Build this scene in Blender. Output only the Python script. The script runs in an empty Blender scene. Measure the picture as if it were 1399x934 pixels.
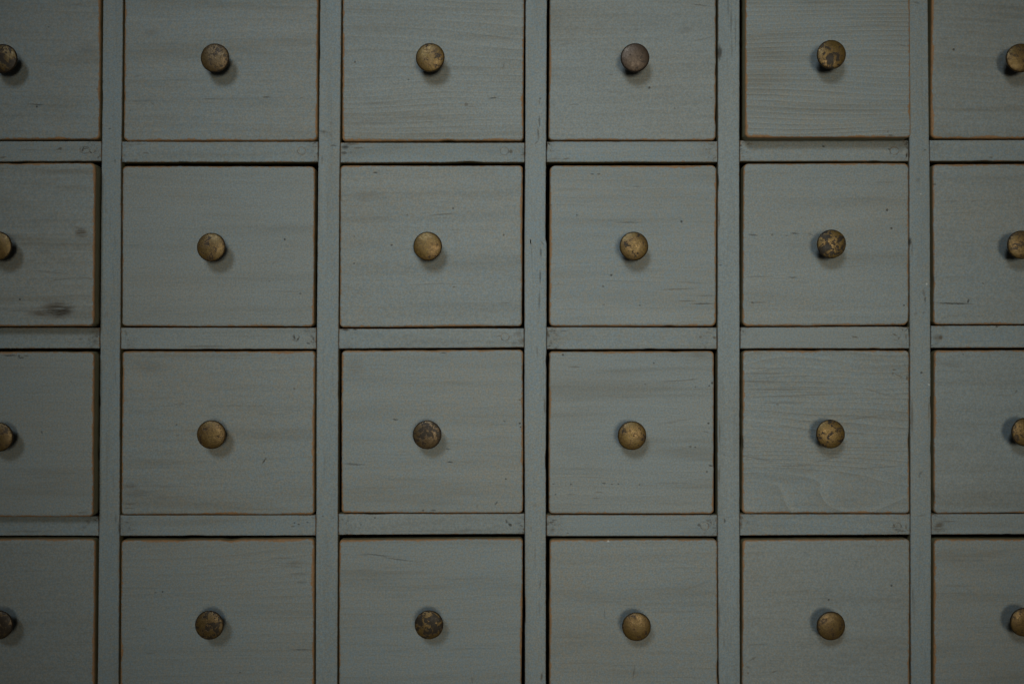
import bpy, bmesh, math, random
from mathutils import Vector, noise as mnoise

rng = random.Random(7)
scene = bpy.context.scene
col = scene.collection

# ------------------------------------------------------------------ scale and camera
S = 0.0005            # metres per photograph pixel on the plane of the chest's front (1399 px = 0.70 m)
D = 0.75              # camera to chest front
CX, CY = 699.5, 467.0
H0 = 1.10             # height of the picture centre above the foot of the chest

cam_data = bpy.data.cameras.new('camera')
cam_data.sensor_width = 36.0
cam_data.lens = 36.0 * D / (1399 * S)
cam_data.clip_start = 0.01
cam_data.clip_end = 100
cam = bpy.data.objects.new('camera', cam_data)
cam.location = (0, -D, H0)
cam.rotation_euler = (math.radians(90), 0, 0)
col.objects.link(cam)
scene.camera = cam

# ------------------------------------------------------------------ light: a dim room, a cool lamp high to the left, a warm broad one in front
world = bpy.data.worlds.new('World')
scene.world = world
world.use_nodes = True
bgn = world.node_tree.nodes['Background']
bgn.inputs[0].default_value = (1.0, 0.97, 0.88, 1)
bgn.inputs[1].default_value = 0.013


def aim(o, target):
    o.rotation_euler = (Vector(target) - o.location).to_track_quat('-Z', 'Y').to_euler()


kd = bpy.data.lights.new('window_lamp', 'SPOT')
kd.energy = 120.0
kd.color = (0.78, 0.92, 1.0)
kd.shadow_soft_size = 0.40
kd.spot_size = math.radians(23.5)
kd.spot_blend = 1.0
key = bpy.data.objects.new('window_lamp', kd)
key.location = (-0.47, -2.0, H0 + 1.20)
col.objects.link(key)
aim(key, (0.04, 0, H0 + 0.06))

fd = bpy.data.lights.new('room_lamp', 'SPOT')
fd.energy = 136.0
fd.color = (1.0, 0.94, 0.76)
fd.shadow_soft_size = 0.44
fd.spot_size = math.radians(21.0)
fd.spot_blend = 1.0
fill = bpy.data.objects.new('room_lamp', fd)
fill.location = (0.30, -2.0, H0 + 0.05)
col.objects.link(fill)
aim(fill, (0.06, 0, H0 + 0.025))

vs = scene.view_settings
vs.view_transform = 'Standard'
vs.look = 'None'
vs.gamma = 1.0
vs.exposure = 0.0
vs.use_curve_mapping = False


# ------------------------------------------------------------------ helpers
def at(px, py, out=0.0):
    """photograph pixel -> (x, z) on the plane 'out' metres in front of the chest front"""
    k = (D - out) / D
    return ((px - CX) * S * k, H0 - (py - CY) * S * k)


def link(o, parent=None):
    col.objects.link(o)
    if parent is not None:
        o.parent = parent
    return o


def empty(name, loc):
    o = bpy.data.objects.new(name, None)
    o.empty_display_size = 0.05
    o.location = loc
    return link(o)


def new_mat(name):
    m = bpy.data.materials.new(name)
    m.use_nodes = True
    nt = m.node_tree
    nt.nodes.clear()
    return m, nt


class NT:
    """small helper for building node trees"""
    def __init__(self, nt):
        self.nt = nt

    def n(self, kind, **kw):
        nd = self.nt.nodes.new(kind)
        for k, v in kw.items():
            setattr(nd, k, v)
        return nd

    def put(self, sock, v):
        if hasattr(v, 'is_output') or isinstance(v, bpy.types.NodeSocket):
            self.nt.links.new(v, sock)
        else:
            sock.default_value = v

    def math(self, op, a, b=0.0, c=None, clamp=False):
        nd = self.n('ShaderNodeMath', operation=op)
        nd.use_clamp = clamp
        self.put(nd.inputs[0], a)
        self.put(nd.inputs[1], b)
        if c is not None:
            self.put(nd.inputs[2], c)
        return nd.outputs[0]

    def vmath(self, op, a, b=None, s=None):
        nd = self.n('ShaderNodeVectorMath', operation=op)
        self.put(nd.inputs[0], a)
        if b is not None:
            self.put(nd.inputs[1], b)
        if s is not None:
            self.put(nd.inputs['Scale'], s)
        return nd.outputs['Value'] if op in ('LENGTH', 'DOT_PRODUCT') else nd.outputs[0]

    def noise(self, vec, scale, detail=2.0, rough=0.5, dist=0.0, color=False):
        nd = self.n('ShaderNodeTexNoise')
        self.put(nd.inputs['Vector'], vec)
        nd.inputs['Scale'].default_value = scale
        nd.inputs['Detail'].default_value = detail
        nd.inputs['Roughness'].default_value = rough
        nd.inputs['Distortion'].default_value = dist
        return nd.outputs[1] if color else nd.outputs[0]

    def ramp(self, v, a, b, lo=0.0, hi=1.0, smooth=True):
        nd = self.n('ShaderNodeMapRange')
        nd.interpolation_type = 'SMOOTHSTEP' if smooth else 'LINEAR'
        self.put(nd.inputs['Value'], v)
        nd.inputs['From Min'].default_value = a
        nd.inputs['From Max'].default_value = b
        nd.inputs['To Min'].default_value = lo
        nd.inputs['To Max'].default_value = hi
        return nd.outputs['Result']

    def mix(self, f, a, b, blend='MIX'):
        nd = self.n('ShaderNodeMix', data_type='RGBA', blend_type=blend)
        self.put(nd.inputs['Factor'], f)
        self.put(nd.inputs[6], a)
        self.put(nd.inputs[7], b)
        return nd.outputs[2]

    def mapping(self, vec, loc=(0, 0, 0), rot=(0, 0, 0), sc=(1, 1, 1), kind='POINT'):
        nd = self.n('ShaderNodeMapping', vector_type=kind)
        self.put(nd.inputs[0], vec)
        nd.inputs['Location'].default_value = loc
        nd.inputs['Rotation'].default_value = rot
        nd.inputs['Scale'].default_value = sc
        return nd.outputs[0]


# ------------------------------------------------------------------ marks seen on the paint, in photograph pixels
# (x, y, half length, half height, angle in degrees, strength, kind)   kind: d dark, b brown, l pale
MARKS = [
    # first row of drawers
    (49, 143, 13, 1.0, -4, .6, 'd'), (50, 146, 1.6, 1.5, 0, 1, 'd'), (118, 66, 18, 9, 0, .30, 'b'), (66, 37, 1.2, 1.2, 0, .6, 'd'),
    (107, 6, 10, 1.5, 0, .35, 'b'), (133, 122, 2.5, 1.5, 0, .6, 'b'),
    (192, 138, 26, 1.6, 2, .35, 'b'), (208, 142, 4, 1.2, -40, .5, 'b'), (188, 104, 6, 1.5, 10, .4, 'b'), (285, 135, 9, 1.0, 0, .5, 'b'),
    (206, 45, 16, 5, 0, .25, 'b'), (364, 133, 6, .9, 0, .7, 'd'), (412, 134, 3, 1.0, 0, .5, 'd'), (178, 151, 1.4, 1.4, 0, .5, 'b'), (420, 60, 10, 2, 0, .2, 'b'),
    (485, 85, 1.3, 1.3, 0, .9, 'd'), (558, 109, 1.2, 1.2, 0, .7, 'd'), (688, 90, 1.0, 7, -12, .45, 'b'), (637, 143, 3, 2.4, 20, .8, 'b'),
    (645, 146, 9, 1.4, -6, .4, 'b'), (674, 134, 7, 1.0, 6, .8, 'd'), (520, 141, 45, 2.2, 3, .25, 'b'), (520, 166, 50, 5, 4, .22, 'b'), (600, 163, 70, 1.5, 2, .16, 'b'),
    (887, 120, 1.8, 1.8, 0, 1, 'd'), (922, 148, 1.5, 1.2, 0, .6, 'd'), (972, 134, 2, 1.2, 0, .6, 'd'), (783, 143, 8, 1.2, 0, .4, 'b'), (757, 144, 4, 1, 0, .4, 'b'),
    (936, 42, 14, 5, 10, .3, 'b'), (962, 53, 18, 1.2, 14, .35, 'b'), (955, 7, 16, .9, -6, .5, 'd'), (775, 60, 14, 1.2, 8, .3, 'b'), (834, 102, 5, 1, 0, .35, 'b'), (870, 41, 2, 1, 0, .3, 'b'),
    (1217, 185, 4, 1.6, 0, .8, 'b'), (1213, 180, 1.2, 1.5, 0, .7, 'b'), (1188, 141, 1.6, 1.2, 0, .4, 'b'), (1232, 62, 9, 1.4, -14, .35, 'b'), (1120, 3, 40, 4, 0, .25, 'b'), (1190, 35, 50, 1.2, 3, .2, 'b'),
    (1303, 68, 1.9, 1.9, 0, 1, 'd'), (1288, 53, 7, 1.5, -8, .3, 'b'), (1340, 28, 45, 2, -5, .22, 'b'),
    # second row
    (111, 318, 10, 8, -20, 1, 'b'), (109, 321, 7, 5, -30, .6, 'b'), (104, 310, 7, 2, -15, .5, 'b'), (60, 344, 14, 4, -8, .35, 'b'), (44, 356, 7, 2, 0, .4, 'b'),
    (78, 423, 29, 14, 2, 1, 'b'), (81, 425, 20, 10, 2, .8, 'd'), (64, 427, 30, 8, 0, .9, 'b'), (38, 424, 34, 2, 2, .4, 'b'), (27, 409, 1.5, 1.5, 0, 1, 'd'), (70, 372, 34, 1.4, -6, .3, 'b'), (82, 382, 18, 1.2, 6, .4, 'b'), (118, 380, 14, 1, -12, .3, 'b'),
    (389, 327, 1.6, 1.6, 0, 1, 'd'), (410, 401, 2, 1.2, 0, .6, 'd'), (368, 384, 1.2, 1.2, 0, .5, 'b'), (218, 266, 1.0, 1.0, 0, .5, 'b'), (374, 359, 3, 1.2, 45, .4, 'b'), (390, 398, 30, 1.2, -2, .25, 'b'), (220, 425, 30, 1.2, 0, .2, 'b'),
    (513, 236, 4, 1.2, 0, .8, 'd'), (556, 294, 1.4, 1, 0, .6, 'd'), (535, 335, 1.7, 1.5, 0, .9, 'd'), (619, 285, 1.4, 1.4, 0, .9, 'd'), (484, 323, 1.1, 1.1, 0, .6, 'd'),
    (484, 360, 1.3, 1.2, 0, .8, 'd'), (688, 321, 1.4, 1.4, 0, .8, 'd'), (604, 293, 22, 1.0, 4, .45, 'd'), (500, 268, 26, 9, 0, .22, 'b'), (585, 388, 34, 1.1, 2, .35, 'b'), (620, 392, 2, 1, 0, .6, 'd'), (518, 297, 20, 1.2, 0, .3, 'b'), (690, 414, 9, 1, 0, .4, 'b'),
    (931, 303, 1.9, 1.9, 0, 1, 'd'), (835, 376, 1.7, 1.7, 0, 1, 'd'), (788, 294, 1.3, 1.1, 0, .7, 'd'), (753, 280, 1.2, 1.2, 0, .5, 'd'), (824, 391, 1.8, 1, 0, .8, 'd'),
    (763, 387, 1.3, 1, 0, .5, 'd'), (874, 417, 1.4, 1, 0, .8, 'd'), (825, 416, 2, 1.2, 0, .6, 'b'), (858, 304, 20, .9, 0, .5, 'd'), (809, 238, 3, 1, 0, .7, 'd'), (818, 238, 2.5, 1, 0, .7, 'd'),
    (925, 395, 30, 1.2, 2, .6, 'b'), (945, 386, 28, 1.2, -3, .4, 'b'), (965, 404, 16, 1.2, 0, .5, 'b'), (938, 411, 14, 1.2, 0, .6, 'b'), (960, 415, 20, 1.0, 1, .7, 'd'), (850, 384, 60, 1.0, -2, .3, 'b'), (870, 255, 8, 1, 0, .4, 'b'), (965, 272, 1.5, 1, 0, .5, 'b'),
    (1212, 287, 2.0, 2.0, 0, 1, 'd'), (1218, 312, 1.7, 1.6, 0, 1, 'd'), (1095, 297, 1.6, 1.1, 0, .6, 'b'), (1086, 319, 7, 1.0, -2, .7, 'd'), (1055, 321, 2, 1.6, 0, .6, 'd'),
    (1075, 322, 2, 1, 0, .5, 'd'), (1083, 379, 8, .9, 0, .6, 'd'), (1029, 321, 8, 1.6, -6, .6, 'd'), (1036, 378, 24, .8, 0, .35, 'd'), (1035, 413, 14, 1.4, 0, .5, 'b'), (1028, 413, 2, 1.2, 0, .6, 'd'), (1210, 249, 18, .9, 0, .35, 'b'), (1107, 320, 4, 1, -20, .4, 'd'), (1150, 365, 50, 1.2, 4, .2, 'b'), (1235, 417, 1, 1, 0, .9, 'd'),
    (1303, 414.5, 29, 1.0, -1, 1, 'd'), (1323, 411, .9, 3.4, -12, .9, 'd'), (1277, 252, 3, .9, 0, .8, 'd'), (1330, 275, 4, 1, 10, .4, 'b'), (1343, 387, 1.3, 1, 0, .6, 'd'), (1300, 275, 14, 1, 0, .3, 'b'),
    # third row
    (13, 485.5, 13, .9, 0, .8, 'd'), (29, 488.5, 5, .8, 0, .8, 'd'), (26, 486.5, .8, 2.4, 0, .8, 'd'), (36, 486, 4, .8, 0, .6, 'd'), (57, 590, 1.1, 2.4, 10, .6, 'd'), (97, 521, 1.6, 1.2, 0, .5, 'b'), (112, 700, 9, 1, 0, .5, 'd'),
    (178, 664, 12, 6, 0, .55, 'b'), (186, 674, 20, 7, 0, .5, 'b'), (178, 688, 9, 1.5, 0, .6, 'b'), (176, 694, 8, 1.2, 0, .6, 'b'), (215, 664, 45, 3, 0, .28, 'b'), (235, 680, 40, 4, 0, .2, 'b'),
    (361, 629, 1.0, 6, -32, .75, 'd'), (402, 531, 1.6, 1.1, -30, .6, 'd'), (241, 580, 1.3, 1.3, 0, .6, 'd'), (243, 594, 3, 1, 40, .5, 'b'), (245, 552, 10, 2, 4, .35, 'b'), (361, 618, 1, 1, 0, .6, 'd'), (360, 596, 24, 4, 0, .18, 'b'), (200, 500, 26, 10, 0, .18, 'b'),
    (540, 573, 5, .9, -3, .8, 'd'), (691, 654, 1.3, 1.3, 0, .9, 'd'), (606, 482, 5, 1.4, 0, .6, 'd'), (678, 687, 1, 3, -40, .7, 'd'), (615, 631, 5, .8, -4, .8, 'd'), (612, 613, 4, .8, 0, .6, 'd'),
    (485, 634.5, 18, .8, -1, .6, 'd'), (478, 633, 10, .8, 0, .4, 'd'), (578, 697, 2, 1, 0, .8, 'd'), (592, 697, 5, 1, 0, .6, 'd'), (485, 502, 16, 14, 0, .25, 'b'), (710, 578, 1.4, 1.4, 0, 1, 'd'), (711, 583, 1.5, 1.2, 0, 1, 'd'), (647, 543, 1.6, 1, -30, .4, 'b'), (689, 575, 2, 1, -10, .6, 'd'), (675, 597, 24, 3, 0, .2, 'b'), (652, 691, 1, 3, -20, .4, 'b'), (710, 546, 1.5, 1, 0, .7, 'd'),
    (769, 484.5, 1.7, 1.5, 0, 1, 'd'), (786, 501, 10, 1.4, -2, .6, 'b'), (893, 496, 1.4, 1.2, 0, .8, 'd'), (925, 520, 26, 1.3, 3, .5, 'b'), (946, 518, 10, 1, 5, .6, 'b'), (973, 523, 1.8, 1.8, 0, 1, 'd'), (969, 527, 1.6, 1.2, 0, .8, 'd'),
    (968, 578, 1.8, 1.8, 0, 1, 'd'), (950, 611, 1.6, 1.2, 0, .8, 'd'), (943, 610, 2, .9, 0, .7, 'd'), (971, 636, 3, .9, -14, 1, 'd'), (966, 644, 1.3, 1.3, 0, .8, 'd'), (780, 661, 1.4, 1.2, 0, .7, 'd'), (756, 661, 1.2, 1, 0, .6, 'd'),
    (825, 660, 3, .9, 0, .7, 'd'), (836, 661, 1.6, 1, 0, .7, 'd'), (845, 661, 1.4, 1, 0, .7, 'd'), (818, 672, 7, 1.3, -4, .5, 'b'), (874, 662, 1.2, 1, 0, .6, 'd'), (759, 675, 1.3, 1.2, 0, .6, 'd'), (780, 675, 9, 1, 0, .45, 'b'), (950, 528, 1.4, 1, 0, .7, 'd'), (881, 525, 1.3, 1, 0, .5, 'd'), (965, 590, 6, 1.2, -14, .5, 'b'), (920, 660, 34, 1.3, 0, .3, 'b'), (815, 680, 9, 1, 0, .4, 'b'), (920, 576, 32, 2.2, 10, .3, 'b'), (955, 484, 14, 6, 0, .3, 'b'),
    (1222, 505, 3, 1.2, 10, .8, 'b'), (1220, 510, 1, 2.4, -20, .7, 'b'), (1239, 516, 1.1, 3.4, -10, .9, 'b'), (1228, 513, 8, 1.4, -25, .4, 'b'), (1122, 523, 1.4, 1.2, 0, .7, 'b'), (1046, 510, 40, 1.5, 0, .4, 'b'), (1040, 521, 36, 1.6, 0, .45, 'b'), (1060, 532, 46, 1.6, 0, .45, 'b'), (1045, 503, 34, 1.4, 0, .3, 'b'),
    (1090, 540, 70, 1.4, 2, .4, 'b'), (1070, 550, 36, 1.6, 0, .4, 'b'), (1200, 536, 30, 1.4, -16, .35, 'b'), (1035, 626, 26, 1.2, -10, .45, 'b'), (1085, 636, 30, 1.4, 2, .4, 'b'), (1130, 627, 28, 1.3, 14, .3, 'b'), (1180, 570, 30, 1.3, 8, .35, 'b'), (1205, 638, 40, 1.3, 4, .3, 'b'), (1062, 552, 2.5, 2, 0, .6, 'b'),
    (1300, 498, 26, 5, -8, .25, 'b'), (1316, 484, 1.3, 1.3, 0, .6, 'd'), (1388, 535, 1, 3, -35, .5, 'd'), (1300, 610, 20, 6, 0, .16, 'b'),
    # fourth row
    (405, 768, 17, 3, 4, .5, 'b'), (395, 773, 24, 2, -4, .5, 'b'), (408, 784, 14, 2.5, 0, .4, 'b'), (412, 795, 9, 2.5, 0, .4, 'b'), (385, 762, 22, 1.6, 0, .35, 'b'), (222, 808, 1.4, 1.3, 0, .9, 'd'), (213, 809, 2.5, .8, 0, .5, 'd'), (413, 887, 18, .9, 0, .5, 'd'), (380, 917, 8, 1, -4, .4, 'b'), (205, 892, 7, 1.2, 0, .4, 'b'), (328, 918, 1.3, 1.2, 0, .6, 'd'), (195, 858, 6, 1.2, 0, .35, 'b'),
    (516, 758, 18, 1.2, -6, .6, 'd'), (545, 764, 24, 1.1, -8, .45, 'd'), (497, 757, 10, 2, 0, .4, 'b'), (573, 767, 10, 1, 4, .3, 'b'), (645, 928, .8, 6, 8, .45, 'b'), (500, 778, 20, 1.4, 0, .25, 'b'), (640, 790, 50, 1.2, 2, .2, 'b'),
    (826, 838, .8, 8, 2, .35, 'd'), (866, 918, .8, 12, -8, .4, 'd'), (893, 868, 1, 4, -12, .3, 'b'), (925, 835, 40, 1.2, 0, .25, 'b'), (800, 905, 40, 1.2, 0, .25, 'b'), (950, 800, 26, 1.5, 20, .2, 'b'),
    (1218, 799.5, 1.7, 1.6, 0, 1, 'd'), (1132, 819, 1.4, 1.2, 0, .9, 'd'), (1029, 899, 7, 1.6, 30, .6, 'b'), (1022, 911, 3.4, 1.6, -30, .6, 'b'), (1022, 919, 1.8, 2, 0, .7, 'b'), (1058, 917, 6, 1.2, 20, .5, 'b'), (1100, 754, 4, 1, -14, .35, 'b'), (1034, 880, 20, 1.2, 0, .3, 'b'), (1160, 905, 22, 3, 4, .2, 'b'), (1210, 908, 8, 1, -30, .3, 'b'),
    (1320, 765, 40, 2, 0, .25, 'b'), (1310, 800, 35, 2, 0, .2, 'b'),
    # rails
    (82, 203, 2.6, 2.4, 0, .9, 'b'), (80, 204, 5, 1, 0, .5, 'b'), (113, 204, 1, 5, -20, .6, 'd'), (117, 203, 5, 1, 10, .5, 'd'), (124, 208, 2.4, 1.2, -30, .7, 'd'), (4, 215, 5, 1.6, 10, .6, 'b'), (37, 205, 18, 1, 0, .3, 'b'), (104, 219, 12, 2, 0, .35, 'b'),
    (199, 209, 6, 1.4, -6, .45, 'b'), (190, 197, 9, 1, 0, .3, 'b'),
    (472, 201, 7, 3.4, 0, .7, 'd'), (470, 209, 5, 2.6, 0, .55, 'd'), (490, 202, 10, 1.6, 0, .5, 'b'), (480, 197, 14, 1.4, 0, .6, 'b'), (698, 207, 3, 3, 0, .9, 'b'),
    (774, 217, 6, 1.4, 6, .55, 'b'), (758, 217, 9, 1.6, 0, .4, 'b'), (976, 216, 3, 1.4, 20, .5, 'b'), (973, 197, 6, 1.4, 0, .4, 'b'), (860, 221, 40, 1.2, 0, .5, 'b'),
    (1125, 200, 2, 1.2, 0, .9, 'd'), (1216, 204, 4, 1.2, -10, .6, 'd'), (1239, 212, 1, 5, -10, .8, 'd'), (1354, 215, 3, 1.4, 0, .5, 'b'), (1012, 199, 2.5, 2, 0, .6, 'd'), (1020, 208, 2, 1.2, 0, .5, 'b'),
    (110, 463, 4, 2, 0, .4, 'b'), (130, 466, 5, 4, 30, .3, 'b'), (172, 455, 2, 5, 20, .35, 'b'), (402, 461, .9, 3.4, 20, .8, 'd'), (407, 463, 2.5, .9, 30, .8, 'd'), (421, 469, 3, 1, -20, .6, 'd'), (428, 463, 1, 4, 20, .5, 'd'), (280, 473, 40, 1.6, 0, .4, 'b'),
    (472, 450.5, 7, 1.6, 0, .7, 'd'), (485, 450, 4, 1, 0, .7, 'd'), (682, 459, 8, 1.2, 0, .4, 'b'), (709, 456, 5, 5, 0, .4, 'b'), (712, 466, 4, 5, 0, .4, 'b'),
    (748, 455, 2.5, 6, 10, .7, 'b'), (754, 452, 8, 2, 0, .5, 'b'), (957, 460, 2.6, 2, 30, .6, 'b'), (976, 461, 2.4, 2.4, 0, .8, 'b'), (771, 452, 8, 1, 0, .4, 'b'),
    (1168, 460, 5, 1.2, -14, .8, 'b'), (1222, 457, 4, 1, -30, .7, 'b'), (1228, 462, 1, 2.4, -20, .6, 'b'), (1238, 460, 1.6, 5, 6, .4, 'b'), (1285, 461, 4, 4, 30, .9, 'b'), (1281, 461, 8, 6, 0, .5, 'b'), (1362, 446, 2, 1.4, 0, .7, 'd'),
    (115, 720, 3, 2, 20, .4, 'b'), (40, 726, 40, 2, 0, .3, 'b'), (402, 714, 1.6, 1.2, 0, .6, 'd'), (408, 716, 1.6, 1.2, 0, .6, 'd'), (420, 713, 1.4, 1.2, 0, .5, 'd'), (400, 719, 3, 1, 0, .4, 'd'), (697, 716.5, 3.2, 2, -30, 1, 'd'), (692, 712, 1.2, 3.2, 20, .6, 'd'), (630, 725, 60, 3, 0, .3, 'b'), (512, 707, 1.6, 1.2, 0, .6, 'd'), (493, 716, 1.5, 1.5, 0, .4, 'd'),
    (955, 717, 3, 2, -20, .6, 'd'), (755, 724, 5, 3, 10, .35, 'b'), (776, 728, 2, 1, 0, .5, 'b'), (1013, 707, 2.4, 3, 0, .7, 'b'), (1013, 716, 1.6, 8, 0, .5, 'b'), (1226, 723, 4, 1, 0, .7, 'b'), (1222, 718, 1, 4, 25, .6, 'b'), (1233, 725, 6, 1.2, 0, .6, 'b'), (1238, 720, 1, 4, 0, .6, 'b'),
    (1283, 717, 8, 4.4, 10, .8, 'b'), (1282, 722, 10, 5, 0, .5, 'b'), (1296, 712, 16, 1.2, 0, .35, 'b'),
    (412, 206, 4.6, 4.2, 0, .6, 'r'), (689, 206.5, 4.6, 4.2, 0, .7, 'r'), (1222, 206, 5, 4.2, 0, .7, 'r'), (690, 460, 4.8, 4.2, 0, .8, 'r'), (963, 718.5, 4.6, 4.0, 0, 1, 'r'), (116, 205, 6, 4, 0, .5, 'r'), (404, 461, 4, 4, 0, .5, 'r'), (1226, 720, 5, 5, 0, .6, 'r'),
    # posts
    (150, 176, 2.2, 1, 0, .7, 'd'), (155, 158, 3, 1, 40, .4, 'b'), (157, 220, 1, 3, 0, .5, 'd'), (140, 112, 1.4, 2.4, 0, .8, 'd'), (145, 288, 2, 6, 20, .3, 'b'), (150, 305, 1, 20, 2, .25, 'b'), (157, 330, 1, 16, 4, .3, 'b'), (145, 430, 4, 6, 0, .25, 'b'), (158, 515, 1, 12, 4, .4, 'b'), (155, 655, 1, 20, 2, .25, 'b'), (158, 708, 1, 8, 0, .4, 'd'), (162, 720, 1, 10, 0, .5, 'd'), (146, 630, 1, 60, 0, .25, 'b'),
    (442, 180, 8, 2, -6, .6, 'd'), (446, 183, 10, 5, 0, .3, 'b'), (452, 168, 4, 2, -20, .3, 'b'), (440, 218, 1, 7, 0, .4, 'd'), (456, 199, 5, 1.4, 0, .7, 'd'), (440, 117, 2, 5, 0, .3, 'b'), (443, 640, 1.2, 24, 0, .25, 'b'), (441, 705, 2, 1.2, 0, .5, 'd'), (455, 707, 1.6, 1.2, 0, .5, 'd'),
    (737, 166, .9, 10, 0, .7, 'd'), (735.5, 183, .9, 11, 3, .65, 'd'), (738, 135, 2, 1.4, 0, .7, 'd'), (737, 140, 1.2, 4, 0, .4, 'd'), (733, 195, 2.6, 1, 40, .6, 'd'), (739, 345, .9, 7, 0, .7, 'd'), (738, 378, .9, 10, 0, .75, 'd'), (737, 410, .9, 16, 0, .5, 'd'), (741, 332, 1, 4, 40, .6, 'b'), (730, 298, 2, 8, 20, .2, 'b'), (734, 480, .9, 10, 4, .5, 'b'), (744, 554, 1.6, 14, 0, .8, 'b'), (731, 690, 3, 3, 40, .4, 'b'), (738, 797, 1.2, 8, -6, .6, 'b'), (731, 760, 1, 20, 0, .35, 'b'), (740, 924, 2, 7, -6, .9, 'b'), (737, 830, 1, 14, 0, .35, 'b'), (726, 722, 1.2, 5, -6, .4, 'b'),
    (983, 72, 3.2, 13, 0, 1, 'd'), (984.5, 72, 2.4, 9, 0, 1, 'd'), (999, 30, 1, 22, 0, .45, 'd'), (1005, 46, 1, 28, 0, .35, 'd'), (995, 8, 1, 20, 2, .35, 'd'), (1000, 66, .9, 18, 0, .3, 'd'), (982.5, 300, 1.3, 14, 0, .8, 'b'), (984, 362, 3, .9, 0, .7, 'd'), (983, 590, 1.4, 22, 0, .7, 'b'), (982.5, 650, 1.4, 16, 0, .7, 'b'), (990, 711, 1.2, 3.4, 8, .9, 'd'), (989, 621, 1.5, 1.2, 0, .6, 'b'), (983, 840, 1.5, 20, 0, .5, 'b'), (989, 875, 1, 12, 0, .35, 'b'), (995, 706, 2, 1.2, 0, .5, 'b'),
    (1243.5, 330, 2.6, 7, 0, 1, 'd'), (1246, 340, 1.2, 12, 0, .5, 'b'), (1262, 400, 2.4, 6, 16, .6, 'b'), (1264, 409, .9, 5, 0, .7, 'd'), (1251, 428, 3.4, 3, 30, .4, 'b'), (1262, 427, 2, 1, 30, .5, 'd'), (1246, 570, 2, 30, 0, .75, 'b'), (1269, 560, 1.6, 20, 0, .55, 'b'), (1259, 509, 1.8, 1.8, 0, 1, 'd'), (1258, 646, 3.4, 2, 40, .5, 'd'), (1256, 650, 1, 3, 0, .4, 'd'), (1264, 205, 2, 1.6, 0, .7, 'd'), (1252, 4, 6, 1.4, -14, .5, 'd'), (1266, 388, 1.2, 1.6, 0, .8, 'l'), (1258, 265, 1, 1, 0, .7, 'l'), (1269, 525, 1.2, 1.4, 0, .8, 'l'), (1247, 815, 1.6, 16, 0, .55, 'b'), (1259, 704, 8, 1.2, 0, .35, 'd'), (1254, 246, 4, 4, 0, .3, 'd'), (1249, 830, 1.2, 24, 0, .3, 'b'), (831, 739, 1.2, 1, 0, .8, 'l'),
]


def marks_in(x0, x1, y0, y1):
    return [m for m in MARKS if x0 <= m[0] < x1 and y0 <= m[1] < y1]


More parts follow.
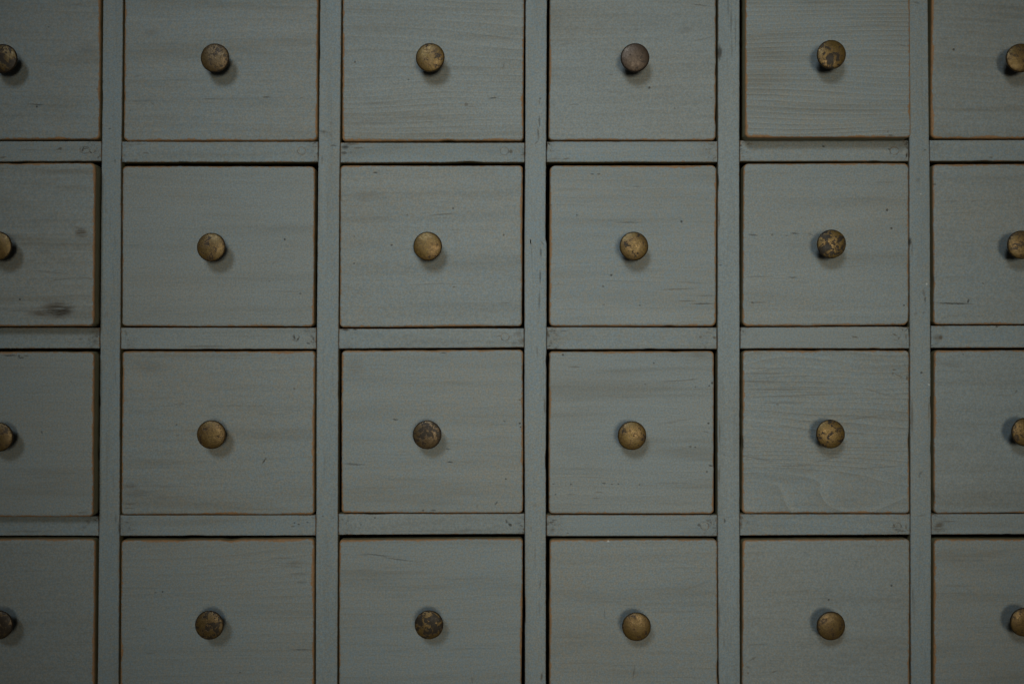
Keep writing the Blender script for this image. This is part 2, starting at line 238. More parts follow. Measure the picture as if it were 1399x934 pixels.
# ------------------------------------------------------------------ painted wood
def paint_material(name, vertical=False, tone=0.0, figure=0.0, bend=2.2, freq=1.0, ends=0.0, show=0.5, wear=1.0, marks=(), origin=(0, 0), out=0.0, seed=0.0):
    """worn grey paint over brown wood. Local coordinates in metres; 'rim' on the mesh is the distance in mm from the board's edge."""
    m, nt = new_mat(name)
    t = NT(nt)
    tc = t.n('ShaderNodeTexCoord')
    obj = tc.outputs['Object']
    info = t.n('ShaderNodeObjectInfo')
    offs = t.math('MULTIPLY', info.outputs['Random'], 37.0)
    comb = t.n('ShaderNodeCombineXYZ')
    t.put(comb.inputs[0], t.math('ADD', offs, seed))
    t.put(comb.inputs[1], offs)
    t.put(comb.inputs[2], t.math('ADD', offs, seed * 1.7))
    if vertical:
        v = t.mapping(obj, rot=(0, math.radians(90), 0))
    else:
        v = obj
    p = t.vmath('ADD', v, comb.outputs[0])
    rim = t.n('ShaderNodeAttribute', attribute_name='rim').outputs['Fac']

    long_ = t.mapping(p, sc=(6, 40, 90))          # long soft streaks along the grain
    fine = t.mapping(p, sc=(30, 200, 900))        # pores
    n_long = t.noise(long_, 1.0, 4, 0.55, 0.4)
    n_fine = t.noise(fine, 1.0, 3, 0.6)
    n_cloud = t.noise(t.mapping(p, sc=(11, 20, 17)), 1.0, 3, 0.55)
    n_speck = t.noise(p, 900.0, 2, 0.65)
    # growth figure: contour lines of a slow stretched field make nested arches
    field = t.noise(t.mapping(p, sc=(4.5, 10, 15)), 1.0, 1.2, 0.42, 0.1)
    sep = t.n('ShaderNodeSeparateXYZ')
    t.put(sep.inputs[0], p)
    field = t.math('ADD', t.math('MULTIPLY', field, bend), t.math('MULTIPLY', sep.outputs[2], 52.0))
    saw = t.math('FRACT', t.math('ADD', t.math('MULTIPLY', field, 2.9 * freq), t.math('MULTIPLY', n_long, 0.25)))
    ringline = t.math('MULTIPLY', t.math('POWER', saw, 4.0), t.math('MULTIPLY', t.ramp(n_cloud, 0.35, 0.62, 0.25, 1.0), t.ramp(t.noise(t.mapping(p, loc=(1, 8, 3), sc=(26, 30, 150)), 1.0, 2, 0.6), 0.35, 0.6, 0.25, 1.0)))

    warm = (0.250, 0.258, 0.240, 1)
    cool = (0.232, 0.264, 0.268, 1)
    f = t.math('ADD', t.math('MULTIPLY', t.ramp(n_cloud, 0.32, 0.68), 0.6), 0.2 + tone, clamp=True)
    base = t.mix(f, cool, warm)
    # thin paint along the grain lets the wood show
    thin = t.ramp(n_long, 0.50, 0.80, 0.0, 0.56 * show)
    base = t.mix(thin, base, (0.160, 0.140, 0.100, 1))
    patch = t.noise(t.mapping(p, loc=(5, 2, 9), sc=(9, 20, 26)), 1.0, 3, 0.6, 0.5)
    base = t.mix(t.math('MULTIPLY', t.ramp(patch, 0.52, 0.74), t.ramp(n_long, 0.30, 0.62, 0.06 * show, 0.36 * show)), base, (0.150, 0.132, 0.095, 1))
    pale = t.ramp(n_long, 0.42, 0.22, 0.0, 0.22)
    base = t.mix(pale, base, (0.285, 0.308, 0.302, 1))
    base = t.mix(t.ramp(n_fine, 0.52, 0.78, 0.0, 0.34), base, (0.150, 0.150, 0.125, 1))
    if figure > 0:
        base = t.mix(t.math('MULTIPLY', ringline, figure), base, (0.150, 0.140, 0.112, 1))
        base = t.mix(t.math('MULTIPLY', t.ramp(saw, 0.0, 0.35, 1, 0), figure * 0.55), base, (0.31, 0.335, 0.325, 1))
    sp = t.ramp(n_speck, 0.30, 0.70, 0.82, 1.18, smooth=False)
    mulc = t.n('ShaderNodeCombineXYZ')
    n_speck2 = t.noise(t.mapping(p, loc=(3, 1, 7)), 700.0, 2, 0.6)
    t.put(mulc.inputs[0], t.math('MULTIPLY', sp, t.ramp(n_speck2, 0.3, 0.7, 0.86, 1.14, smooth=False)))
    t.put(mulc.inputs[1], sp)
    t.put(mulc.inputs[2], t.math('MULTIPLY', sp, t.ramp(n_speck2, 0.3, 0.7, 1.14, 0.86, smooth=False)))
    base = t.mix(1.0, base, mulc.outputs[0], 'MULTIPLY')

    # worn edges: brown wood where the paint has rubbed through
    along = t.noise(p, 38.0, 3, 0.6)
    along2 = t.noise(p, 420.0, 3, 0.6)
    reach = t.math('ADD', t.math('MULTIPLY', t.ramp(along, 0.36, 0.78), 1.5 * wear), t.math('MULTIPLY', t.math('SUBTRACT', along2, 0.5), 3.2))
    edge = t.math('SUBTRACT', t.math('ADD', reach, 0.95 * wear - 0.25), rim)
    worn = t.ramp(edge, -0.35, 0.55)
    woodc = t.mix(along2, (0.130, 0.064, 0.022, 1), (0.42, 0.215, 0.082, 1))
    side = t.ramp(rim, 0.0, -0.6, 0.0, 1.0)
    sidec = t.mix(along, (0.290, 0.262, 0.150, 1), (0.220, 0.175, 0.090, 1))
    base = t.mix(t.math('MULTIPLY', worn, min(1.0, 0.62 + 0.28 * wear)), base, woodc)
    base = t.mix(side, base, sidec)

    if ends > 0:          # grime caught in the pores beside the joints
        so = t.n('ShaderNodeSeparateXYZ')
        t.put(so.inputs[0], obj)
        near = t.ramp(t.math('ABSOLUTE', so.outputs[0]), ends - 0.017, ends - 0.001)
        grit = t.ramp(t.noise(t.mapping(p, sc=(380, 300, 620)), 1.0, 3, 0.7), 0.52, 0.64)
        blot = t.ramp(t.noise(p, 120.0, 3, 0.6), 0.40, 0.62)
        base = t.mix(t.math('MULTIPLY', t.math('MULTIPLY', near, t.math('ADD', t.math('MULTIPLY', grit, 0.7), 0.14)), blot), base, (0.055, 0.042, 0.030, 1))
    # single marks: nicks, holes, scratches and rubbed places
    wob = t.noise(obj, 650.0, 2, 0.6, color=True)
    wobv = t.vmath('SCALE', t.vmath('SUBTRACT', wob, (0.5, 0.5, 0.5)), s=0.0011)
    mo = t.vmath('ADD', obj, wobv)
    streak = t.ramp(t.noise(t.mapping(p, sc=(85, 100, 1100)), 1.0, 4, 0.7), 0.38, 0.56, 0.25, 1.0)
    acc = {'r': None, 'd': None, 'b': None, 'l': None}
    k = (D - out) / D
    for (mx, my, a, b, ang, st, kind) in marks:
        x, z = at(mx, my, out)
        a_, b_ = max(a, 1.5) * S * 1.15, max(b, 1.15) * S * 1.15
        q = t.mapping(mo, loc=(x - origin[0], 0, z - origin[1]), rot=(0, -math.radians(ang), 0), sc=(a_, 0.02, b_), kind='TEXTURE')
        ln = t.vmath('LENGTH', q)
        if kind == 'r':
            arc = t.ramp(t.math('ABSOLUTE', t.math('SUBTRACT', ln, 1.0)), 0.26, 0.05, 0.0, st * .7)
            arc = t.math('MULTIPLY', arc, t.ramp(t.noise(obj, 330.0, 2, 0.6), 0.38, 0.55, 0.1, 1.0))
            acc['d'] = arc if acc['d'] is None else t.math('MAXIMUM', acc['d'], arc)
            continue
        small = a < 4 and b < 4
        msk = t.ramp(ln, 1.0, 0.45 if small else 0.25, 0.0, st * (0.85 if small else 1.0))
        if not small and b >= 2 and a >= 6:
            msk = t.math('MULTIPLY', msk, streak)
        acc[kind] = msk if acc[kind] is None else t.math('MAXIMUM', acc[kind], msk)
    if acc['b'] is not None:
        base = t.mix(t.math('MULTIPLY', acc['b'], 0.85), base, (0.085, 0.062, 0.038, 1))
    if acc['d'] is not None:
        base = t.mix(t.math('MULTIPLY', acc['d'], 0.92), base, (0.028, 0.022, 0.015, 1))
    if acc['l'] is not None:
        base = t.mix(acc['l'], base, (0.62, 0.64, 0.62, 1))

    height = t.math('ADD', t.math('MULTIPLY', n_fine, 0.35), t.math('MULTIPLY', n_long, 0.65))
    if figure > 0:
        height = t.math('SUBTRACT', height, t.math('MULTIPLY', ringline, 0.35 * figure))
    height = t.math('SUBTRACT', height, t.math('MULTIPLY', worn, 0.5))
    if acc['d'] is not None:
        height = t.math('SUBTRACT', height, acc['d'])
    bump = t.n('ShaderNodeBump')
    bump.inputs['Strength'].default_value = 0.55
    bump.inputs['Distance'].default_value = 0.00035
    t.put(bump.inputs['Height'], height)
    bs = t.n('ShaderNodeBsdfPrincipled')
    t.put(bs.inputs['Base Color'], base)
    t.put(bs.inputs['Roughness'], t.ramp(n_long, 0.2, 0.8, 0.50, 0.66))
    bs.inputs['Specular IOR Level'].default_value = 0.32
    t.put(bs.inputs['Normal'], bump.outputs[0])
    outn = t.n('ShaderNodeOutputMaterial')
    nt.links.new(bs.outputs[0], outn.inputs[0])
    return m


def brass_material():
    m, nt = new_mat('aged_brass')
    t = NT(nt)
    tc = t.n('ShaderNodeTexCoord')
    info = t.n('ShaderNodeObjectInfo')
    comb = t.n('ShaderNodeCombineXYZ')
    for i in range(3):
        t.put(comb.inputs[i], t.math('MULTIPLY', info.outputs['Random'], 51.0 + 9 * i))
    p = t.vmath('ADD', tc.outputs['Object'], comb.outputs[0])
    tar = t.n('ShaderNodeSeparateColor')
    t.put(tar.inputs[0], info.outputs['Color'])      # red: how tarnished, green: how blotchy, blue: how golden
    big = t.noise(p, 190.0, 4, 0.62, 0.6)
    mid = t.noise(p, 520.0, 4, 0.7, 0.3)
    tiny = t.noise(p, 1500.0, 2, 0.6)
    mixn = t.math('ADD', t.math('MULTIPLY', big, 0.62), t.math('MULTIPLY', mid, 0.38))
    thr = t.math('SUBTRACT', mixn, t.math('SUBTRACT', 0.64, t.math('MULTIPLY', tar.outputs[0], 0.22)))
    dark = t.math('MULTIPLY', t.ramp(thr, -0.012, 0.035), t.math('ADD', 0.35, t.math('MULTIPLY', tar.outputs[1], 0.62)))
    # the rim of the head has gone dark
    rim = t.n('ShaderNodeAttribute', attribute_name='rim').outputs['Fac']
    rimd = t.math('MULTIPLY', t.ramp(t.math('ADD', rim, t.math('MULTIPLY', t.math('SUBTRACT', mid, 0.5), 0.45)), 0.89, 1.0), 0.75)
    gold = t.mix(mid, (0.085, 0.050, 0.009, 1), (0.235, 0.143, 0.024, 1))
    gold = t.mix(t.ramp(big, 0.35, 0.7), gold, (0.165, 0.088, 0.022, 1))
    dull = t.mix(t.math('SUBTRACT', 1.0, tar.outputs[2]), gold, (0.072, 0.046, 0.034, 1))
    base = t.mix(t.ramp(tiny, 0.36, 0.66, 0.0, 0.62), dull, (0.050, 0.032, 0.014, 1))
    base = t.mix(t.math('MAXIMUM', dark, rimd), base, (0.022, 0.017, 0.013, 1))
    bump = t.n('ShaderNodeBump')
    bump.inputs['Strength'].default_value = 0.6
    bump.inputs['Distance'].default_value = 0.0004
    t.put(bump.inputs['Height'], t.math('SUBTRACT', t.math('MULTIPLY', mid, 0.6), t.math('MULTIPLY', dark, 0.35)))
    bs = t.n('ShaderNodeBsdfPrincipled')
    t.put(bs.inputs['Base Color'], base)
    t.put(bs.inputs['Specular IOR Level'], t.math('SUBTRACT', 0.5, t.math('MULTIPLY', dark, 0.3)))
    t.put(bs.inputs['Metallic'], t.math('SUBTRACT', 0.45, t.math('MULTIPLY', dark, 0.40)))
    t.put(bs.inputs['Roughness'], t.ramp(mid, 0.25, 0.75, 0.30, 0.54))
    t.put(bs.inputs['Normal'], bump.outputs[0])
    outn = t.n('ShaderNodeOutputMaterial')
    nt.links.new(bs.outputs[0], outn.inputs[0])
    return m


def bare_wood():
    m, nt = new_mat('old_bare_wood')
    t = NT(nt)
    tc = t.n('ShaderNodeTexCoord')
    n = t.noise(t.mapping(tc.outputs['Object'], sc=(8, 8, 90)), 1.0, 4, 0.6)
    bs = t.n('ShaderNodeBsdfPrincipled')
    t.put(bs.inputs['Base Color'], t.mix(n, (0.045, 0.030, 0.018, 1), (0.11, 0.075, 0.042, 1)))
    bs.inputs['Roughness'].default_value = 0.8
    outn = t.n('ShaderNodeOutputMaterial')
    nt.links.new(bs.outputs[0], outn.inputs[0])
    return m


# ------------------------------------------------------------------ boards with softened, uneven edges
def board_mesh(name, W, H, r, thick, place, rings, step=0.0012, rough=0.00016, waver=0.00030, seed=0):
    """rounded board seen from -Y. place(u, v) maps the ideal rectangle (metres, centred) to local x, z.
    rings: (inset, depth behind the front) in metres from the back edge to the middle."""
    def outline(d):
        """points of the rounded rectangle inset by d, with one fixed count for every d"""
        pts = []
        nx, nz = max(6, int((W - 2 * r) / step)), max(6, int((H - 2 * r) / step))
        na = 7
        rr = max(r - d, 0.0)
        e = max(d - r, 0.0)
        x1, z1 = W / 2 - r - e, H / 2 - r - e
        for (cx_, cz_, a0, n_, horizontal) in ((x1, z1, 0, nx, True), (-x1, z1, 90, nz, False), (-x1, -z1, 180, nx, True), (x1, -z1, 270, nz, False)):
            for i in range(na):
                a = math.radians(a0 + 90 * i / (na - 1))
                # collapsed corner: keep a hair's breadth so no face is degenerate
                rv = max(rr, 1e-5)
                pts.append((cx_ + rv * math.cos(a), cz_ + rv * math.sin(a)))
            last = pts[-1]
            if a0 == 0:
                nxt = (-x1, z1 + max(rr, 1e-5))
            elif a0 == 90:
                nxt = (-x1 - max(rr, 1e-5), -z1)
            elif a0 == 180:
                nxt = (x1, -z1 - max(rr, 1e-5))
            else:
                nxt = (x1 + max(rr, 1e-5), z1)
            for i in range(1, n_):
                f = i / n_
                pts.append((last[0] + (nxt[0] - last[0]) * f, last[1] + (nxt[1] - last[1]) * f))
        return pts

    bm = bmesh.new()
    lay = bm.verts.layers.float.new('rim')
    base = outline(0.0)
    n = len(base)
    disp = []
    for (u, v) in base:
        q = Vector((u * 14 + seed * 3.1, v * 14, seed * 1.3))
        q2 = Vector((u * 260 + seed * 7.7, v * 260, seed))
        a = (mnoise.noise(q)) * waver + mnoise.noise(q2) * rough
        chip = mnoise.noise(Vector((u * 60 + seed, v * 60, 9.1 + seed)))
        if chip > 0.42:
            a -= (chip - 0.42) * 0.0016
        L = math.hypot(u, v) or 1
        # push along the outward side direction
        du = 1 if abs(u) > W / 2 - r * 0.5 else 0
        dv = 1 if abs(v) > H / 2 - r * 0.5 else 0
        disp.append((math.copysign(du, u) * a, math.copysign(dv, v) * a))
    loops = []
    for (d, y) in rings:
        ring = []
        fade = max(0.0, 1 - d / 0.004)
        for i, (u, v) in enumerate(outline(d)):
            x, z = place(u + disp[i][0] * fade, v + disp[i][1] * fade)
            vert = bm.verts.new((x, y, z))
            vert[lay] = d * 1000 - max(0.0, y - 0.0011) * 1000
            ring.append(vert)
        loops.append(ring)
    for a, b in zip(loops, loops[1:]):
        for i in range(n):
            j = (i + 1) % n
            fce = bm.faces.new((a[i], b[i], b[j], a[j]))
            fce.smooth = True
    mx, mz = place(0, 0)
    hub = bm.verts.new((mx, rings[-1][1], mz))
    hub[lay] = 8.0
    for i in range(n):
        bm.faces.new((loops[-1][i], hub, loops[-1][(i + 1) % n]))
    bk = bm.faces.new(list(reversed(loops[0])))
    bmesh.ops.recalc_face_normals(bm, faces=bm.faces)
    return bm


def add_box(bm, x0, x1, y0, y1, z0, z1):
    lay = bm.verts.layers.float.get('rim')
    v = [bm.verts.new((x, y, z)) for x in (x0, x1) for y in (y0, y1) for z in (z0, z1)]
    if lay is not None:
        for q in v:
            q[lay] = -6.0
    for f in ((0, 1, 3, 2), (4, 6, 7, 5), (0, 4, 5, 1), (2, 3, 7, 6), (0, 2, 6, 4), (1, 5, 7, 3)):
        bm.faces.new([v[i] for i in f])


def finish(name, bm, mat, parent, loc, rot=(0, 0, 0)):
    me = bpy.data.meshes.new(name)
    bm.to_mesh(me)
    bm.free()
    me.materials.append(mat)
    o = bpy.data.objects.new(name, me)
    o.location = loc
    o.rotation_euler = rot
    return link(o, parent)


def plain_box(name, mat, parent, x0, x1, y0, y1, z0, z1):
    bm = bmesh.new()
    cx_, cy_, cz_ = (x0 + x1) / 2, (y0 + y1) / 2, (z0 + z1) / 2
    add_box(bm, x0 - cx_, x1 - cx_, y0 - cy_, y1 - cy_, z0 - cz_, z1 - cz_)
    bmesh.ops.recalc_face_normals(bm, faces=bm.faces)
    bmesh.ops.bevel(bm, geom=list(bm.edges), offset=0.0006, segments=1, affect='EDGES')
    off = parent.location
    return finish(name, bm, mat, parent, (cx_ - off.x, cy_ - off.y, cz_ - off.z))


# ------------------------------------------------------------------ measured layout (photograph pixels)
ROWS_OUT = (-32.0, 962.0)          # top and bottom of the openings that the frame cuts
# uprights: (y, left edge, right edge)
POSTS = [
    [(-60, -132, -104), (990, -134, -106)],
    [(-60, 141.0, 168.9), (0, 140.4, 168.3), (190, 139, 166.4), (234, 138.4, 165.4), (445, 136.6, 164.7), (480, 136.4, 164.2), (700, 135.2, 163.4), (934, 132.8, 162), (990, 132.2, 161.8)],
    [(-60, 437.6, 467), (0, 437.1, 466.5), (195, 435.3, 464.7), (234, 434.4, 464), (445, 432.7, 462.5), (700, 431.6, 461.9), (934, 430.8, 461), (990, 430.6, 461)],
    [(-60, 718.2, 747.6), (0, 718, 747.4), (190, 717.4, 746.4), (326, 716.5, 745.2), (332, 716.5, 746.8), (445, 716.4, 746.8), (600, 716.4, 746), (700, 716.9, 746), (934, 717, 746), (990, 717, 746)],
    [(-60, 981.2, 1010.8), (0, 981.1, 1010.8), (190, 980.9, 1010.3), (445, 980.1, 1011), (700, 980.2, 1010.7), (934, 982, 1011.2), (990, 982, 1011.4)],
    [(-60, 1240.6, 1267.2), (0, 1241, 1267.8), (190, 1242, 1269.6), (234, 1242, 1270.6), (445, 1242.8, 1271.6), (700, 1244, 1272.3), (934, 1244.2, 1272.6), (990, 1244.2, 1272.6)],
    [(-60, 1504, 1532), (990, 1506, 1534)],
]
# rails per column: (top left, top right, bottom left, bottom right)
RAILS = [
    [(192.6, 192.6, 221.8, 220.2), (193.2, 193.4, 221.8, 221.6), (194.6, 194.6, 222.6, 222), (193, 193, 221.8, 221.6), (191.4, 191.2, 220.6, 220.4), (191.4, 191, 220.2, 219.8)],
    [(447, 447, 476.2, 476.2), (447.4, 447.4, 477, 477), (449, 448.2, 476.3, 474.6), (447, 447, 477.2, 477), (446.8, 445.8, 476.3, 476.0), (444.8, 444.6, 475.2, 474.6)],
    [(705, 704.6, 731.8, 731.8), (703.2, 703, 732.1, 731.4), (701.5, 701.4, 730.6, 729.2), (703, 703, 732.5, 732.3), (702, 701.8, 731.4, 730.2), (701.7, 701.5, 730, 729.4)],
]
# drawer fronts: x0 top, x0 bottom, x1 top, x1 bottom, y0 left, y0 right, y1 left, y1 right, proud (m), yaw (deg)
T_, B_ = -29.0, 957.0
DRAWERS = [
    [(-100, -100, 138.8, 138.2, T_, T_, 191.6, 191.6, .0020, 0), (171.0, 169.6, 435.6, 434.0, T_, T_, 193.0, 192.6, .0010, 0), (468.4, 467.9, 716.2, 715.2, T_, T_, 193.6, 193.2, .0015, 0),
     (751.0, 749.4, 977.8, 977.8, T_, T_, 192.2, 192.2, .0010, 0), (1013.8, 1013.4, 1235.6, 1237.0, T_, T_, 192.2, 191.9, .0108, 0), (1271.6, 1270.9, 1498, 1498, T_, T_, 189.8, 189.8, .0010, 0)],
    [(-104, -104, 138.0, 136.4, 225.6, 225.6, 446.2, 446.2, .0098, 0), (167.5, 166.6, 430.8, 429.2, 226.8, 227.3, 445.8, 446.2, .0005, 0), (465.2, 464.2, 714.6, 713.4, 226.3, 226, 447, 446, .0010, 0),
     (751.2, 750, 979.0, 978.4, 226, 225.8, 445.8, 445.8, .0005, 0), (1015.0, 1013.4, 1240.6, 1241, 223.8, 223.3, 445.8, 443.8, .0015, 0), (1274, 1274.6, 1500, 1500, 224.6, 224, 443.8, 443.6, .0005, 0)],
    [(-104, -104, 136.2, 134.6, 480, 480, 703, 703, .0094, 0), (168.2, 167, 430.9, 430.0, 479.6, 479.4, 702.2, 702.2, .0020, 0), (466.8, 466.2, 714.8, 714.6, 478.5, 477.4, 700.8, 700.4, .0010, 0),
     (750, 749.8, 975.2, 975.2, 479.8, 479.6, 701.6, 701.6, .0005, 0), (1014.2, 1013.6, 1241.8, 1242.4, 478.6, 478.4, 701, 700.8, .0010, 0), (1275.9, 1275.6, 1502, 1502, 478.4, 477.8, 700.8, 700.2, .0005, 0)],
    [(-106, -106, 132.8, 130.8, 734.6, 734.6, B_, B_, .0030, 0), (166.5, 164.6, 429.8, 429.8, 736.8, 735, B_, B_, .0015, 0), (463.6, 463, 714.6, 712.6, 736.6, 734.6, B_, B_, .0010, 0),
     (751, 750.4, 980, 981, 736.4, 736.2, B_, B_, .0005, 0), (1013.9, 1013.4, 1242.6, 1242.8, 736.6, 735.6, B_, B_, .0010, 0), (1275.6, 1275.2, 1503, 1503, 736, 735.4, B_, B_, .0005, 0)],
]
# knob heads as seen: x, y, tarnish, blotch, gold
KNOBS = [
    [(4.5, 80, .75, .8, .8), (294, 79, .55, .55, .55), (588.3, 78.5, .45, .75, .95), (867.7, 78.7, .30, .4, .05), (1135.5, 75, .58, .9, .95), (1394.5, 79.5, .45, .6, .95)],
    [(-2.6, 336, .2, .4, 1), (289, 338, .45, .6, .85), (585, 336.5, .15, .7, 1), (866, 336, .45, .9, .9), (1136.7, 333, .66, 1, 1), (1396.5, 334.5, .5, .5, .9)],
    [(-2.4, 597, .5, .5, .75), (288, 593.3, .4, .7, .85), (584.5, 593.3, .72, .8, .45), (864, 595, .4, .8, .95), (1134.8, 593, .5, 1, 1), (1400.5, 590, .5, .6, .9)],
    [(-2.0, 853.5, .8, .7, .4), (286.3, 854, .6, .85, .7), (585.7, 853, .72, .95, .8), (870, 855.5, .35, .6, .9), (1134.7, 854, .45, .5, .75), (1399.4, 849, .4, .4, .9)],
]
FIGURE = {(0, 2): .6, (0, 4): .85, (2, 4): .6, (0, 0): .18, (1, 0): .28, (0, 1): .22, (1, 3): .22, (3, 1): .25, (2, 3): .2, (0, 3): .25, (0, 5): .25, (3, 2): .22}
FREQ = {(0, 4): 2.1, (0, 2): 1.5, (2, 4): 1.25}
BEND = {(0, 4): .8, (0, 2): 2.4, (2, 4): 6.0}
SHOW = {(0, 4): .7, (0, 2): .8, (2, 3): 1.0, (1, 0): 1.0, (0, 5): .9, (3, 5): .8, (2, 5): .7, (0, 0): .8, (2, 1): .8, (2, 4): .9}
PART_LABELS = {
    (0, 4): 'drawer pulled slightly out with wavy grain showing through its paint',
    (1, 0): 'slightly open drawer with two dark rubbed smudges',
    (2, 0): 'slightly open drawer with a thin stepped crack along its top edge',
    (2, 4): 'drawer with arched wood grain and a small knot near its upper corner',
    (2, 3): 'drawer with many small dark nicks and a wide gap beside it',
    (1, 5): 'drawer with a straight dark crack running in from its edge',
    (2, 1): 'drawer with a brown worn patch in its lower corner',
    (0, 2): 'drawer with pale streaked grain below a shiny knob',
    (0, 3): 'drawer with a dull dark grey brown knob',
    (3, 2): 'drawer with a long dark hairline sloping near its top edge',
}

# ------------------------------------------------------------------ the chest
chest = empty('chest_of_drawers', (0, 0.0, 0))
chest['label'] = 'grey painted wooden apothecary chest with rows of small square drawers and aged brass knobs'
chest['category'] = 'chest of drawers'

FRONT_RINGS = [(0, .018), (0, .006), (0, .003), (.00002, .0016), (.00010, .0010), (.00030, .0005), (.00065, .0002), (.0011, .00005), (.0017, 0), (.0024, 0), (.0034, 0), (.0052, 0)]
POST_RINGS = [(0, .020), (0, .006), (0, .002), (.00003, .0009), (.00015, .0004), (.00040, .00012), (.0008, 0), (.0013, 0), (.0020, 0), (.0030, 0), (.0045, 0)]

wood = bare_wood()


def interp(tab, y, i):
    for a, b in zip(tab, tab[1:]):
        if y <= b[0]:
            f = (y - a[0]) / (b[0] - a[0])
            f = min(1, max(0, f))
            return a[i] + (b[i] - a[i]) * f
    return tab[-1][i]


Y_TOP, Y_BOT = -62.0, 992.0
for k, tab in enumerate(POSTS):
    xm = sum(q[1] + q[2] for q in tab) / (2 * len(tab))
    ox, oz = at(xm, (Y_TOP + Y_BOT) / 2)
    W = sum(q[2] - q[1] for q in tab) / len(tab) * S
    Hh = (Y_BOT - Y_TOP) * S

    def place(u, v, tab=tab, W=W, ox=ox, oz=oz):
        z = oz + v
        py = CY - (z - H0) / S
        l, r_ = interp(tab, py, 1), interp(tab, py, 2)
        px = l + (u / W + 0.5) * (r_ - l)
        return ((px - CX) * S - ox, v)
    mk = marks_in(tab[0][1] - 8, tab[0][2] + 4, -70, 1000)
    mk = [q for q in mk if interp(tab, q[1], 1) - 1 <= q[0] <= interp(tab, q[1], 2) + 1]
    mk = [q[:5] + (min(1, q[5] * 0.9), q[6]) for q in mk]
    mat = paint_material('post_paint', True, -0.42, 0.0, 2.0, 1.0, 0.0, 0.35, 0.24, mk, (ox, oz), 0.0, seed=3.3 * k)
    bm = board_mesh('post', W, Hh, .0006, .02, place, POST_RINGS, step=0.0016, rough=.00010, waver=.00016, seed=20 + k)
    finish('post', bm, mat, chest, (ox, 0, oz))


def quad_place(c, ox, oz, W, Hh):
    """c: four (x, z) corners tl, tr, bl, br in world -> local mapping of the ideal rectangle"""
    def f(u, v):
        s, q = u / W + 0.5, 0.5 - v / Hh
        x = (c[0][0] * (1 - s) + c[1][0] * s) * (1 - q) + (c[2][0] * (1 - s) + c[3][0] * s) * q
        z = (c[0][1] * (1 - s) + c[1][1] * s) * (1 - q) + (c[2][1] * (1 - s) + c[3][1] * s) * q
        return x - ox, z - oz
    return f


def rail(c6, yl0, yr0, yl1, yr1, k):
    """one short rail butted between two uprights"""
    ym = (yl0 + yl1) / 2
    xl, xr = interp(POSTS[c6], ym, 2) + 0.35, interp(POSTS[c6 + 1], ym, 1) - 0.35
    c = [at(xl, yl0), at(xr, yr0), at(xl, yl1), at(xr, yr1)]
    ox, oz = at((xl + xr) / 2, (yl0 + yr0 + yl1 + yr1) / 4)
    W, Hh = (xr - xl) * S, (yl1 - yl0) * S
    mk = [q[:5] + (min(1, q[5] * 1.3), q[6]) for q in marks_in(xl - 1, xr + 1, min(yl0, yr0) - .5, max(yl1, yr1) + .5)]
    mat = paint_material('rail_paint', False, -0.30, 0.10, 1.2, 1.0, W / 2, 0.55, 0.40, mk, (ox, oz), 0.0, seed=5.1 * k)
    bm = board_mesh('rail', W, Hh, .0004, .02, quad_place(c, ox, oz, W, Hh), POST_RINGS, step=0.0014, rough=.00010, waver=.00022, seed=60 + k)
    return finish('rail', bm, mat, chest, (ox, rng.uniform(.0001, .0003), oz)), (ox, oz)


rail_of = {}
k = 0
for r_ in range(3):
    for c6 in range(6):
        a = RAILS[r_][c6]
        rail_of[(r_, c6)] = rail(c6, a[0], a[1], a[2], a[3], k)
        k += 1
for c6 in range(6):                                   # the rails just past the picture's top and bottom edge
    rail(c6, -61, -61, -33, -33, k); k += 1
    rail(c6, 962, 962, 991, 991, k); k += 1


# wooden plugs over the rail fixings
def plug_mesh(mat):
    bm = bmesh.new()
    lay = bm.verts.layers.float.new('rim')
    prof = [(.0029, .0008), (.00285, .00002), (.00272, -.00003), (.0024, -.00005), (.0012, -.00006)]
    n = 24
    rings = []
    for (rad, y) in prof:
        ring = []
        for i in range(n):
            a = 2 * math.pi * i / n
            w = 1 + 0.05 * mnoise.noise(Vector((math.cos(a) * 2, math.sin(a) * 2, 4.4)))
            v = bm.verts.new((rad * w * math.cos(a), y, rad * w * .92 * math.sin(a)))
            v[lay] = (.00285 - rad) * 1000 * 2 - .5
            ring.append(v)
        rings.append(ring)
    for a, b in zip(rings, rings[1:]):
        for i in range(n):
            bm.faces.new((a[i], a[(i + 1) % n], b[(i + 1) % n], b[i]))
    bm.faces.new(rings[-1])
    bmesh.ops.recalc_face_normals(bm, faces=bm.faces)
    me = bpy.data.meshes.new('dowel_plug')
    bm.to_mesh(me)
    bm.free()
    me.materials.append(mat)
    return me


plug_mat = paint_material('plug_paint', False, -0.25, 0, 2.0, 1.0, 0.0, .5, .25, (), (0, 0), 0, 1.9)
plug_me = plug_mesh(plug_mat)
for (r_, c6, px, py) in ((0, 1, 412, 206), (0, 2, 689, 206.5), (0, 4, 1222, 206), (1, 2, 690, 460), (2, 3, 963, 718.5)):
    rl, (ox, oz) = rail_of[(r_, c6)]
    x, z = at(px, py)
    o = bpy.data.objects.new('dowel_plug', plug_me)
    o.location = (x - ox, 0, z - oz)
    o.rotation_euler = (0, rng.uniform(0, 6), 0)
    link(o, rl)


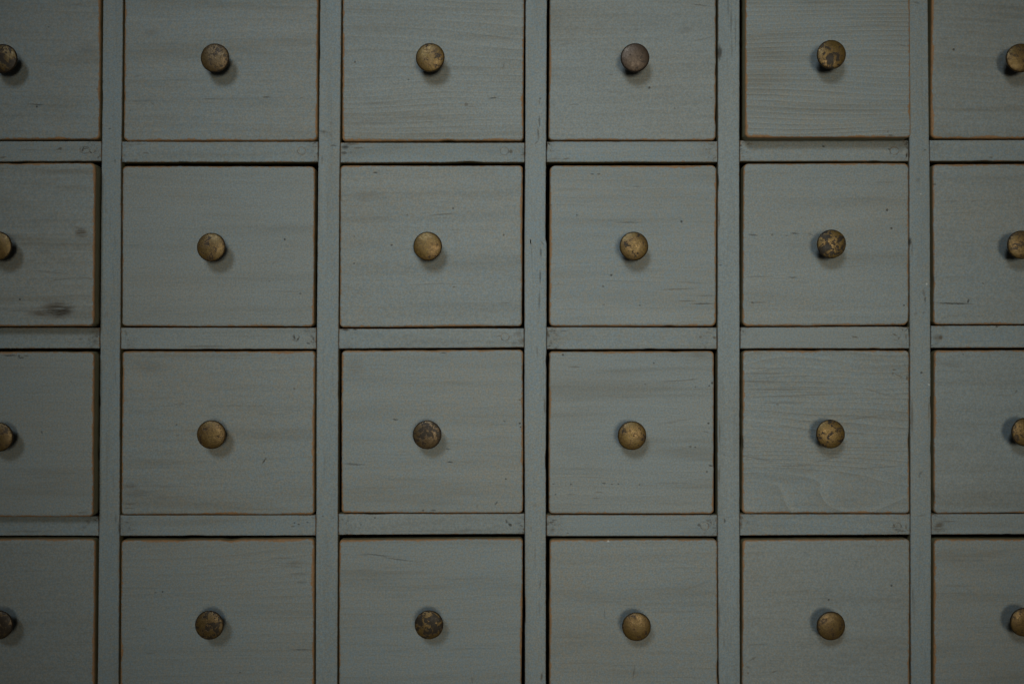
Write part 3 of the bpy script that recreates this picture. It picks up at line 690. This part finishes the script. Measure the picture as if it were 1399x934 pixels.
# brass knob: foot, waist and a domed head, turned on a lathe round -Y
def knob_mesh(mat):
    prof = [(.0030, .0006), (.0030, -.0010), (.0028, -.0030), (.0029, -.0060), (.0036, -.0080), (.0052, -.0096),
            (.0076, -.0106), (.0090, -.0111), (.00955, -.0116), (.00966, -.0121), (.00955, -.01255), (.0092, -.01287)]
    prof += [(.0089 * f, -.0140 + .0010 * f ** 2.8) for f in (1, .94, .87, .78, .66, .52, .36, .2, .08)]
    n = 40
    bm = bmesh.new()
    lay = bm.verts.layers.float.new('rim')
    rings = []
    for (rad, y) in prof:
        ring = []
        for i in range(n):
            a = 2 * math.pi * i / n
            w = 1 + 0.014 * mnoise.noise(Vector((math.cos(a) * 1.3, math.sin(a) * 1.3, y * 200)))
            v = bm.verts.new((rad * w * math.cos(a), y, rad * w * math.sin(a)))
            v[lay] = rad / .00965 if y < -.0120 else 1.25
            ring.append(v)
        rings.append(ring)
    for a, b in zip(rings, rings[1:]):
        for i in range(n):
            f = bm.faces.new((a[i], a[(i + 1) % n], b[(i + 1) % n], b[i]))
            f.smooth = True
    f = bm.faces.new(rings[-1]); f.smooth = True
    bmesh.ops.recalc_face_normals(bm, faces=bm.faces)
    me = bpy.data.meshes.new('knob')
    bm.to_mesh(me)
    bm.free()
    me.materials.append(mat)
    return me


knob_me = knob_mesh(brass_material())
HEAD = .0121
k = 0
for r_ in range(4):
    for c6 in range(6):
        xa0, xb0, xa1, xb1, ya0, ya1, yb0, yb1, out, yaw = DRAWERS[r_][c6]
        # the measured edges are those of the back of the visible side when a drawer stands proud, so no parallax here
        c = [at(xa0, ya0), at(xa1, ya1), at(xb0, yb0), at(xb1, yb1)]
        ox = sum(q[0] for q in c) / 4
        oz = sum(q[1] for q in c) / 4
        W = (xa1 - xa0 + xb1 - xb0) / 2 * S
        Hh = (yb0 + yb1 - ya0 - ya1) / 2 * S
        k_ = (D - out) / D
        px0, px1 = CX + (min(xa0, xb0) - CX) / k_, CX + (max(xa1, xb1) - CX) / k_
        py0, py1 = CY + (min(ya0, ya1) - CY) / k_, CY + (max(yb0, yb1) - CY) / k_
        mk = marks_in(px0, px1, py0, py1)
        mat = paint_material('drawer_paint', False, rng.uniform(-.05, .25), FIGURE.get((r_, c6), .10), BEND.get((r_, c6), 1.6), FREQ.get((r_, c6), 1.3), 0.0, SHOW.get((r_, c6), .5),
                             rng.uniform(.8, 1.15), mk, (ox, oz), out, seed=2.7 * k)
        bm = board_mesh('drawer', W, Hh, rng.uniform(.0024, .0038), .018, quad_place(c, ox, oz, W, Hh), FRONT_RINGS, seed=k + 1)
        bw, bh = W - .012, Hh - .012
        add_box(bm, -bw / 2, bw / 2, .0185, .225, -bh / 2, bh / 2)
        d = finish('drawer', bm, mat, chest, (ox, -out, oz))
        if (r_, c6) in PART_LABELS:
            d['label'] = PART_LABELS[(r_, c6)]
        kx, ky, tar, blo, gol = KNOBS[r_][c6]
        x, z = at(kx, ky, out + HEAD)
        kn = bpy.data.objects.new('knob', knob_me)
        kn.location = (x - ox, 0, z - oz)
        kn.rotation_euler = (math.radians(rng.uniform(-1.5, 1.5)), rng.uniform(0, 6.28), math.radians(rng.uniform(-1.5, 1.5)))
        kn.color = (tar, blo, gol, 1)
        link(kn, d)
        k += 1

# ------------------------------------------------------------------ carcass behind the front
xl, zt = at(-132, -62)
xr, zb = at(1534, 992)
plain_box('side_panel', wood, chest, xl - .018, xl - .0005, -.001, .262, zb - .02, zt + .02)
plain_box('side_panel', wood, chest, xr + .0005, xr + .018, -.001, .262, zb - .02, zt + .02)
plain_box('top_panel', wood, chest, xl, xr, -.001, .262, zt + .0005, zt + .019)
plain_box('bottom_panel', wood, chest, xl, xr, -.001, .262, zb - .019, zb - .0005)
plain_box('back_panel', wood, chest, xl, xr, .248, .260, zb, zt)
for tab in POSTS[1:-1]:
    x, _ = at((tab[0][1] + tab[-1][2]) / 2, 0)
    x = at((tab[0][1] + tab[0][2] + tab[-1][1] + tab[-1][2]) / 4, 0)[0]
    plain_box('partition', wood, chest, x - .0045, x + .0045, .0215, .247, zb + .001, zt - .001)
for r_ in range(3):
    for c6 in range(6):
        a = RAILS[r_][c6]
        z = at(0, (a[0] + a[2]) / 2)[1]
        x0 = at(interp(POSTS[c6], a[0], 2), 0)[0] + .004
        x1 = at(interp(POSTS[c6 + 1], a[0], 1), 0)[0] - .004
        plain_box('runner', wood, chest, x0, x1, .022, .247, z - .0045, z + .0045)
